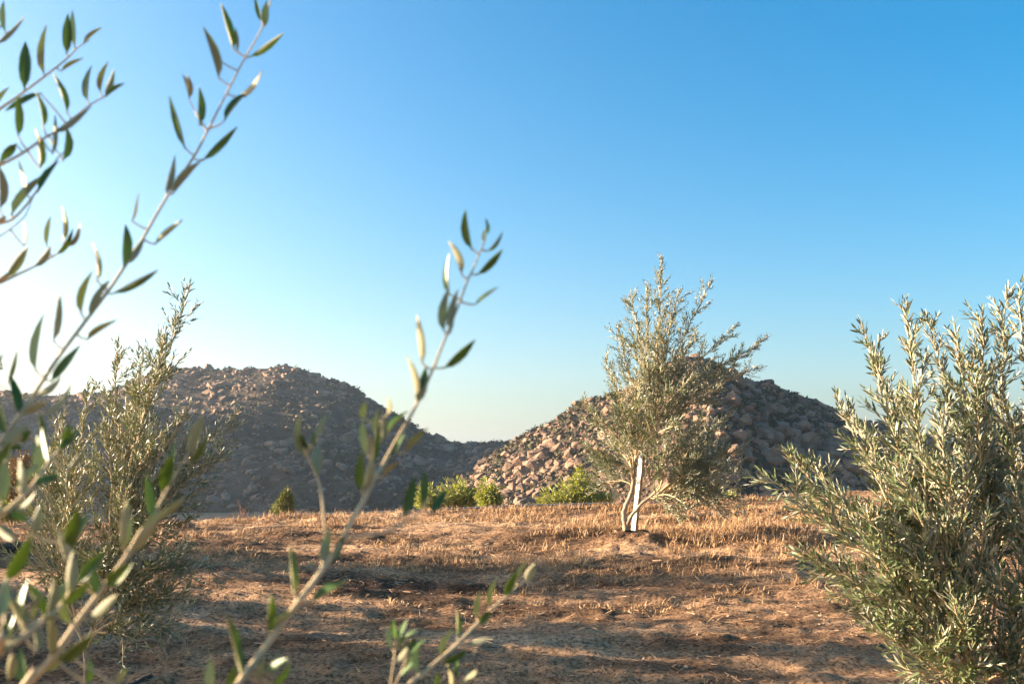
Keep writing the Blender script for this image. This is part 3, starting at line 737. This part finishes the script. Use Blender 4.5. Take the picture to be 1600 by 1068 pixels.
def close_branch(stems, leaves, da, db, trunk_z, via, r_a=0.0022, r_b=0.0008):
    """stems: pixel polylines (first is the main one, joined to the trunk); leaves: (base x, y, tip x, y, seen width)"""
    def dep(px, py):
        # depth runs along the main stem from da to db
        m = np.array(stems[0], float); k = np.argmin((m[:, 0] - px) ** 2 + (m[:, 1] - py) ** 2)
        return da + (db - da) * k / (len(m) - 1)
    wood = []
    main = [P(px, py, da + (db - da) * k / (len(stems[0]) - 1)) for k, (px, py) in enumerate(stems[0])]
    i_ = np.argmin(abs(tc[:, 2] - trunk_z)); st = tc[i_]
    pts = [st] + [np.array(v) for v in via] + main
    n = 14 * len(pts); c = resample(pts, n)
    nr = n - 14 * (len(main) - 1)
    r_a *= 0.85; r_b *= 0.9
    rad = np.concatenate([np.linspace(r_a * 1.9, r_a, nr), np.linspace(r_a, r_b, n - nr)])
    wood.append((c, rad))
    for s in stems[1:]:
        p = [P(px, py, dep(px, py)) for px, py in s]; cc = resample(p, 10 * len(p)); wood.append((cc, np.linspace(r_a * 0.55, r_b * 0.8, len(cc))))
    allp = np.vstack([w_[0] for w_ in wood])
    lea = []
    for (bx, by, tx, ty, wp) in leaves:
        d = dep(bx, by)
        L2 = math.hypot(tx - bx, ty - by)
        base = P(bx, by, d)
        # join the foot of the leaf to the nearest wood seen there
        ppx, ppy = proj(allp); q = np.argmin((ppx - bx) ** 2 + (ppy - by) ** 2); d = float(allp[q][1]) if math.hypot(ppx[q] - bx, ppy[q] - by) < 40 else d
        base = P(bx, by, d)
        real = L2 * d / F
        tilt = rl.normal() * 0.28
        tip = P(tx, ty, d + real * tilt)
        gap = math.hypot(ppx[q] - bx, ppy[q] - by)
        if gap > 2.5:
            mid_ = (allp[q] + base) / 2; wood.append((resample([allp[q], mid_ + np.array((0, 0, -0.0006)), base + (tip - base) * 0.05], 8), np.linspace(0.0011, 0.0008, 8)))
        wreal = wp * d / F
        W = max(0.0108 * rl.uniform(0.9, 1.1), wreal) if real > 0.03 else max(wreal, 0.008)
        roll = math.acos(min(1, wreal / W)) * rl.choice((-1, 1))
        dv = norm(tip - base); view = norm(np.array(CAM) - (base + tip) / 2); view = norm(view - dv * np.dot(view, dv)); sd = np.cross(dv, view)
        nrm = view * math.cos(roll) + sd * math.sin(roll)
        if rl.random() < 0.55: nrm = -nrm
        lea.append((base, tip - base, nrm, np.linalg.norm(tip - base), W))
    V, Q = tubes(wood, 7)
    br = link('branch', mesh_np('branch', V - tb, Q, [M['shoot']], smooth=True), close)
    for k, (bb, dv, nn, L, W) in enumerate(lea): place_leaf(BIG[rl.integers(0, len(BIG))], bb - tb, dv, nn, L, W, br)

close_branch([[(-30, 192), (0, 170), (30, 149), (69, 120), (104, 92), (121, 75), (140, 62)]],
  [(38, 142, 40, 57, 19), (69, 118, 63, 37, 6), (104, 86, 106, 20, 15), (116, 75, 125, 17, 4), (130, 68, 159, 41, 4), (95, 112, 130, 89, 4), (-9, 172, 13, 135, 10)], 1.12, 1.2, 1.75, [(-0.72, 1.08, 1.84)])
close_branch([[(-40, 100), (-5, 70), (8, 56), (14, 49)]], [(8, 52, 8, 1, 7), (-5, 70, 38, 24, 8), (-20, 84, -4, 30, 10)], 1.15, 1.18, 1.9, [(-0.75, 1.1, 1.97)])
close_branch([[(-20, 268), (0, 258), (34, 240), (67, 217), (86, 206), (118, 182), (139, 165), (165, 150), (180, 140)]],
  [(28, 215, 26, 149, 12), (26, 224, 0, 252, 14), (67, 200, 66, 142, 9), (66, 145, 9, 176, 8), (105, 177, 88, 112, 10), (137, 159, 135, 101, 5), (157, 146, 161, 93, 9), (164, 149, 180, 114, 10), (165, 152, 194, 129, 5),
   (85, 209, 142, 164, 11), (97, 253, 115, 192, 13), (62, 265, 63, 200, 9), (82, 242, 84, 178, 9)], 1.08, 1.15, 1.6, [(-0.75, 1.05, 1.70)])
close_branch([[(-20, 358), (0, 349), (20, 342), (43, 318), (70, 280), (88, 250), (100, 238)], [(-10, 372), (0, 369), (34, 343), (45, 325), (52, 306)]],
  [(17, 337, 68, 270, 12), (60, 300, 86, 246, 12), (40, 304, 26, 248, 4), (0, 328, 1, 258, 9), (38, 386, 35, 345, 6)], 1.05, 1.1, 1.5, [(-0.74, 1.02, 1.60)])
close_branch([[(-15, 450), (0, 442), (25, 430), (52, 417), (75, 405), (108, 384), (120, 370)]],
  [(9, 435, 46, 384, 14), (73, 386, 81, 338, 6), (52, 417, 81, 385, 10), (98, 379, 104, 323, 4), (86, 399, 118, 360, 9), (105, 386, 135, 350, 9)], 1.1, 1.15, 1.35, [(-0.74, 1.02, 1.5)])
# the long wand on the left
close_branch([[(-40, 742), (0, 692), (30, 650), (52, 617), (62, 602), (92, 557), (131, 505), (168, 456), (191, 422), (220, 378), (260, 309), (304, 243), (324, 205), (351, 152), (380, 96), (409, 44), (423, 0), (432, -40)],
              [(324, 205), (308, 180), (296, 156)], [(326, 201), (340, 196), (352, 188)]],
  [(409, 35, 403, -5, 7), (414, 42, 422, 0, 13), (424, 0, 436, -30, 6), (390, 90, 438, 47, 5), (366, 80, 340, 10, 8), (371, 82, 362, 43, 5), (342, 124, 320, 42, 12), (345, 97, 343, 73, 5), (296, 155, 287, 116, 5), (295, 155, 298, 114, 9),
   (311, 197, 315, 134, 13), (289, 233, 277, 149, 6), (350, 190, 383, 138, 8), (370, 153, 420, 118, 7), (315, 252, 362, 196, 12), (270, 304, 305, 248, 12), (259, 304, 272, 240, 13), (240, 383, 291, 347, 7), (206, 347, 215, 300, 4),
   (192, 417, 204, 346, 15), (196, 415, 221, 364, 12), (174, 460, 243, 415, 6), (151, 440, 158, 380, 4), (140, 497, 168, 445, 13), (160, 458, 170, 436, 8), (127, 492, 133, 420, 12), (135, 532, 182, 497, 7), (79, 597, 128, 538, 16), (83, 535, 87, 455, 12), (56, 581, 55, 496, 12),
   (-5, 600, 3, 550, 10), (12, 600, 18, 545, 5), (5, 699, 45, 661, 20), (33, 691, 48, 671, 12), (68, 648, 121, 605, 10), (63, 694, 61, 643, 10), (-6, 740, 20, 690, 18), (30, 650, 12, 590, 13), (33, 648, 75, 628, 11), (10, 680, -8, 625, 14), (52, 617, 98, 590, 10), (0, 692, 36, 700, 14)], 0.92, 1.18, 1.0, [(-0.66, 0.92, 1.30)], 0.0030)
close_branch([[(-40, 840), (-10, 812), (20, 790), (50, 760), (70, 730), (90, 705), (103, 690)]],
  [(25, 762, 61, 724, 14), (104, 735, 136, 699, 11), (101, 700, 109, 662, 14), (60, 745, 66, 690, 13), (3, 785, 10, 715, 20), (75, 725, 68, 668, 12), (20, 800, 62, 772, 10), (-8, 812, 2, 760, 18), (35, 776, 28, 716, 16), (52, 758, 90, 740, 12), (10, 796, 45, 812, 14), (70, 730, 50, 680, 14), (90, 706, 128, 672, 12), (-10, 815, 30, 850, 16)], 0.82, 0.9, 0.95, [(-0.64, 0.88, 1.20)], 0.0034)
close_branch([[(10, 1110), (43, 1068), (81, 1028), (119, 974), (151, 931), (197, 869), (219, 832), (236, 810), (255, 776), (272, 745), (290, 716)]],
  [(294, 713, 319, 650, 17), (296, 722, 324, 686, 10), (253, 767, 270, 705, 20), (271, 735, 270, 685, 10), (207, 866, 250, 815, 15), (253, 810, 290, 780, 10), (195, 860, 198, 786, 18), (124, 910, 162, 861, 17), (135, 968, 175, 925, 14), (89, 1033, 151, 972, 16),
   (165, 915, 213, 875, 20), (135, 1068, 145, 1030, 10), (180, 1070, 197, 1040, 9), (110, 975, 98, 915, 13), (81, 1028, 70, 965, 14), (60, 1050, 100, 1035, 12), (150, 932, 140, 880, 13), (236, 810, 222, 745, 14), (219, 832, 262, 800, 11), (43, 1068, 30, 1010, 14)], 0.80, 0.9, 0.7, [(-0.62, 0.84, 1.0)], 0.0036)
close_branch([[(-40, 1042), (0, 1018), (40, 990), (75, 962), (95, 945), (108, 925), (108, 880), (114, 840)]],
  [(81, 947, 103, 910, 18), (108, 930, 110, 860, 18), (105, 860, 125, 785, 20), (51, 969, 65, 923, 11), (14, 1005, 20, 975, 9), (0, 1000, 24, 960, 14), (33, 969, 33, 905, 12), (8, 907, 51, 845, 20), (52, 840, 58, 790, 14), (0, 965, 10, 905, 20), (58, 1020, 54, 975, 10), (20, 1020, 8, 1068, 14), (40, 990, 18, 930, 16), (75, 962, 92, 900, 15), (70, 965, 40, 905, 14), (-5, 1015, 30, 1000, 14), (95, 945, 140, 905, 14), (108, 885, 85, 820, 15), (112, 850, 135, 800, 14), (60, 975, 96, 960, 10)], 0.74, 0.82, 0.75, [(-0.62, 0.80, 1.08)], 0.0032)
# the tall central wand
close_branch([[(335, 1120), (371, 1068), (392, 1040), (422, 999), (462, 945), (503, 890), (534, 843), (552, 808), (569, 780), (586, 744), (596, 729), (622, 683), (647, 639), (671, 589), (697, 525), (717, 475), (729, 442), (740, 419), (745, 406), (755, 382), (759, 368)],
              [(586, 744), (583, 720), (588, 695), (594, 660)], [(503, 890), (508, 850), (506, 812), (500, 760), (483, 718), (472, 700)], [(534, 843), (560, 838), (600, 831), (630, 817), (649, 807), (672, 778)], [(371, 1068), (378, 1054)]],
  [(738, 391, 725, 327, 10), (757, 380, 756, 355, 6), (760, 367, 763, 340, 6), (761, 393, 789, 364, 6), (745, 430, 784, 388, 10), (721, 430, 706, 375, 10), (703, 462, 692, 395, 9), (741, 477, 780, 449, 7), (694, 519, 692, 454, 13), (705, 520, 711, 454, 14),
   (660, 570, 641, 493, 9), (692, 576, 741, 529, 12), (650, 626, 647, 555, 10), (651, 632, 661, 574, 14), (569, 656, 567, 624, 10), (605, 649, 609, 619, 7), (603, 680, 633, 637, 6), (611, 714, 633, 678, 10), (630, 709, 672, 672, 9), (574, 712, 569, 656, 9), (579, 717, 578, 675, 9),
   (588, 680, 590, 637, 7), (596, 690, 599, 645, 9), (583, 727, 580, 655, 8), (563, 768, 568, 702, 17), (571, 768, 580, 705, 14), (598, 746, 620, 717, 9), (476, 712, 456, 649, 9), (482, 705, 476, 673, 8), (488, 697, 490, 675, 7), (493, 690, 515, 644, 9), (497, 744, 503, 688, 16),
   (630, 807, 644, 744, 16), (659, 790, 661, 735, 12), (673, 802, 700, 761, 14), (508, 883, 515, 825, 18), (517, 878, 536, 834, 12), (459, 931, 450, 850, 7), (420, 992, 413, 924, 13), (424, 987, 455, 945, 8), (485, 943, 540, 906, 10), (378, 1054, 346, 964, 8), (357, 1072, 367, 1040, 14),
   (327, 1085, 331, 1027, 14), (405, 1065, 417, 1030, 10), (412, 1050, 452, 1028, 12), (425, 1070, 458, 1040, 10), (430, 1060, 442, 1015, 8)], 0.78, 1.05, 0.6, [(-0.60, 0.78, 0.85), (-0.36, 0.76, 1.14)], 0.0032)
close_branch([[(560, 1140), (640, 1068), (656, 1055), (685, 1031), (716, 1004), (742, 977), (767, 952), (790, 932), (808, 916), (820, 908)], [(590, 1120), (608, 1085), (611, 1060), (615, 1035), (617, 1012)], [(608, 1085), (619, 1066), (631, 1039), (636, 1026)], [(690, 1100), (706, 1075), (716, 1062)]],
  [(689, 1024, 702, 978, 7), (714, 996, 715, 952, 8), (744, 965, 753, 924, 8), (765, 948, 772, 899, 5), (749, 975, 767, 953, 12), (790, 930, 807, 893, 13), (806, 909, 819, 874, 6), (821, 909, 836, 879, 14), (724, 1005, 765, 990, 8), (691, 1033, 732, 1020, 9), (653, 1053, 653, 1000, 9),
   (714, 1063, 717, 1030, 8), (703, 1074, 705, 1033, 5), (679, 1080, 681, 1047, 8), (724, 1066, 747, 1043, 10), (612, 1014, 610, 977, 6), (618, 1000, 619, 966, 8), (620, 1000, 638, 969, 9), (621, 1012, 645, 980, 6), (633, 1026, 638, 997, 6), (619, 1033, 638, 1012, 9), (635, 1039, 648, 1024, 10),
   (638, 1012, 652, 996, 7), (640, 1025, 668, 999, 5), (625, 1055, 650, 1037, 6)], 0.95, 1.10, 0.4, [(-0.62, 0.86, 0.68), (-0.35, 0.92, 1.0)], 0.0026)

print('objects', len(bpy.data.objects), 'tris', sum(len(o.data.loop_triangles) if o.data.loop_triangles else sum(len(p.vertices) - 2 for p in o.data.polygons) for o in bpy.data.objects if o.type == 'MESH' and o.data.users < 3))
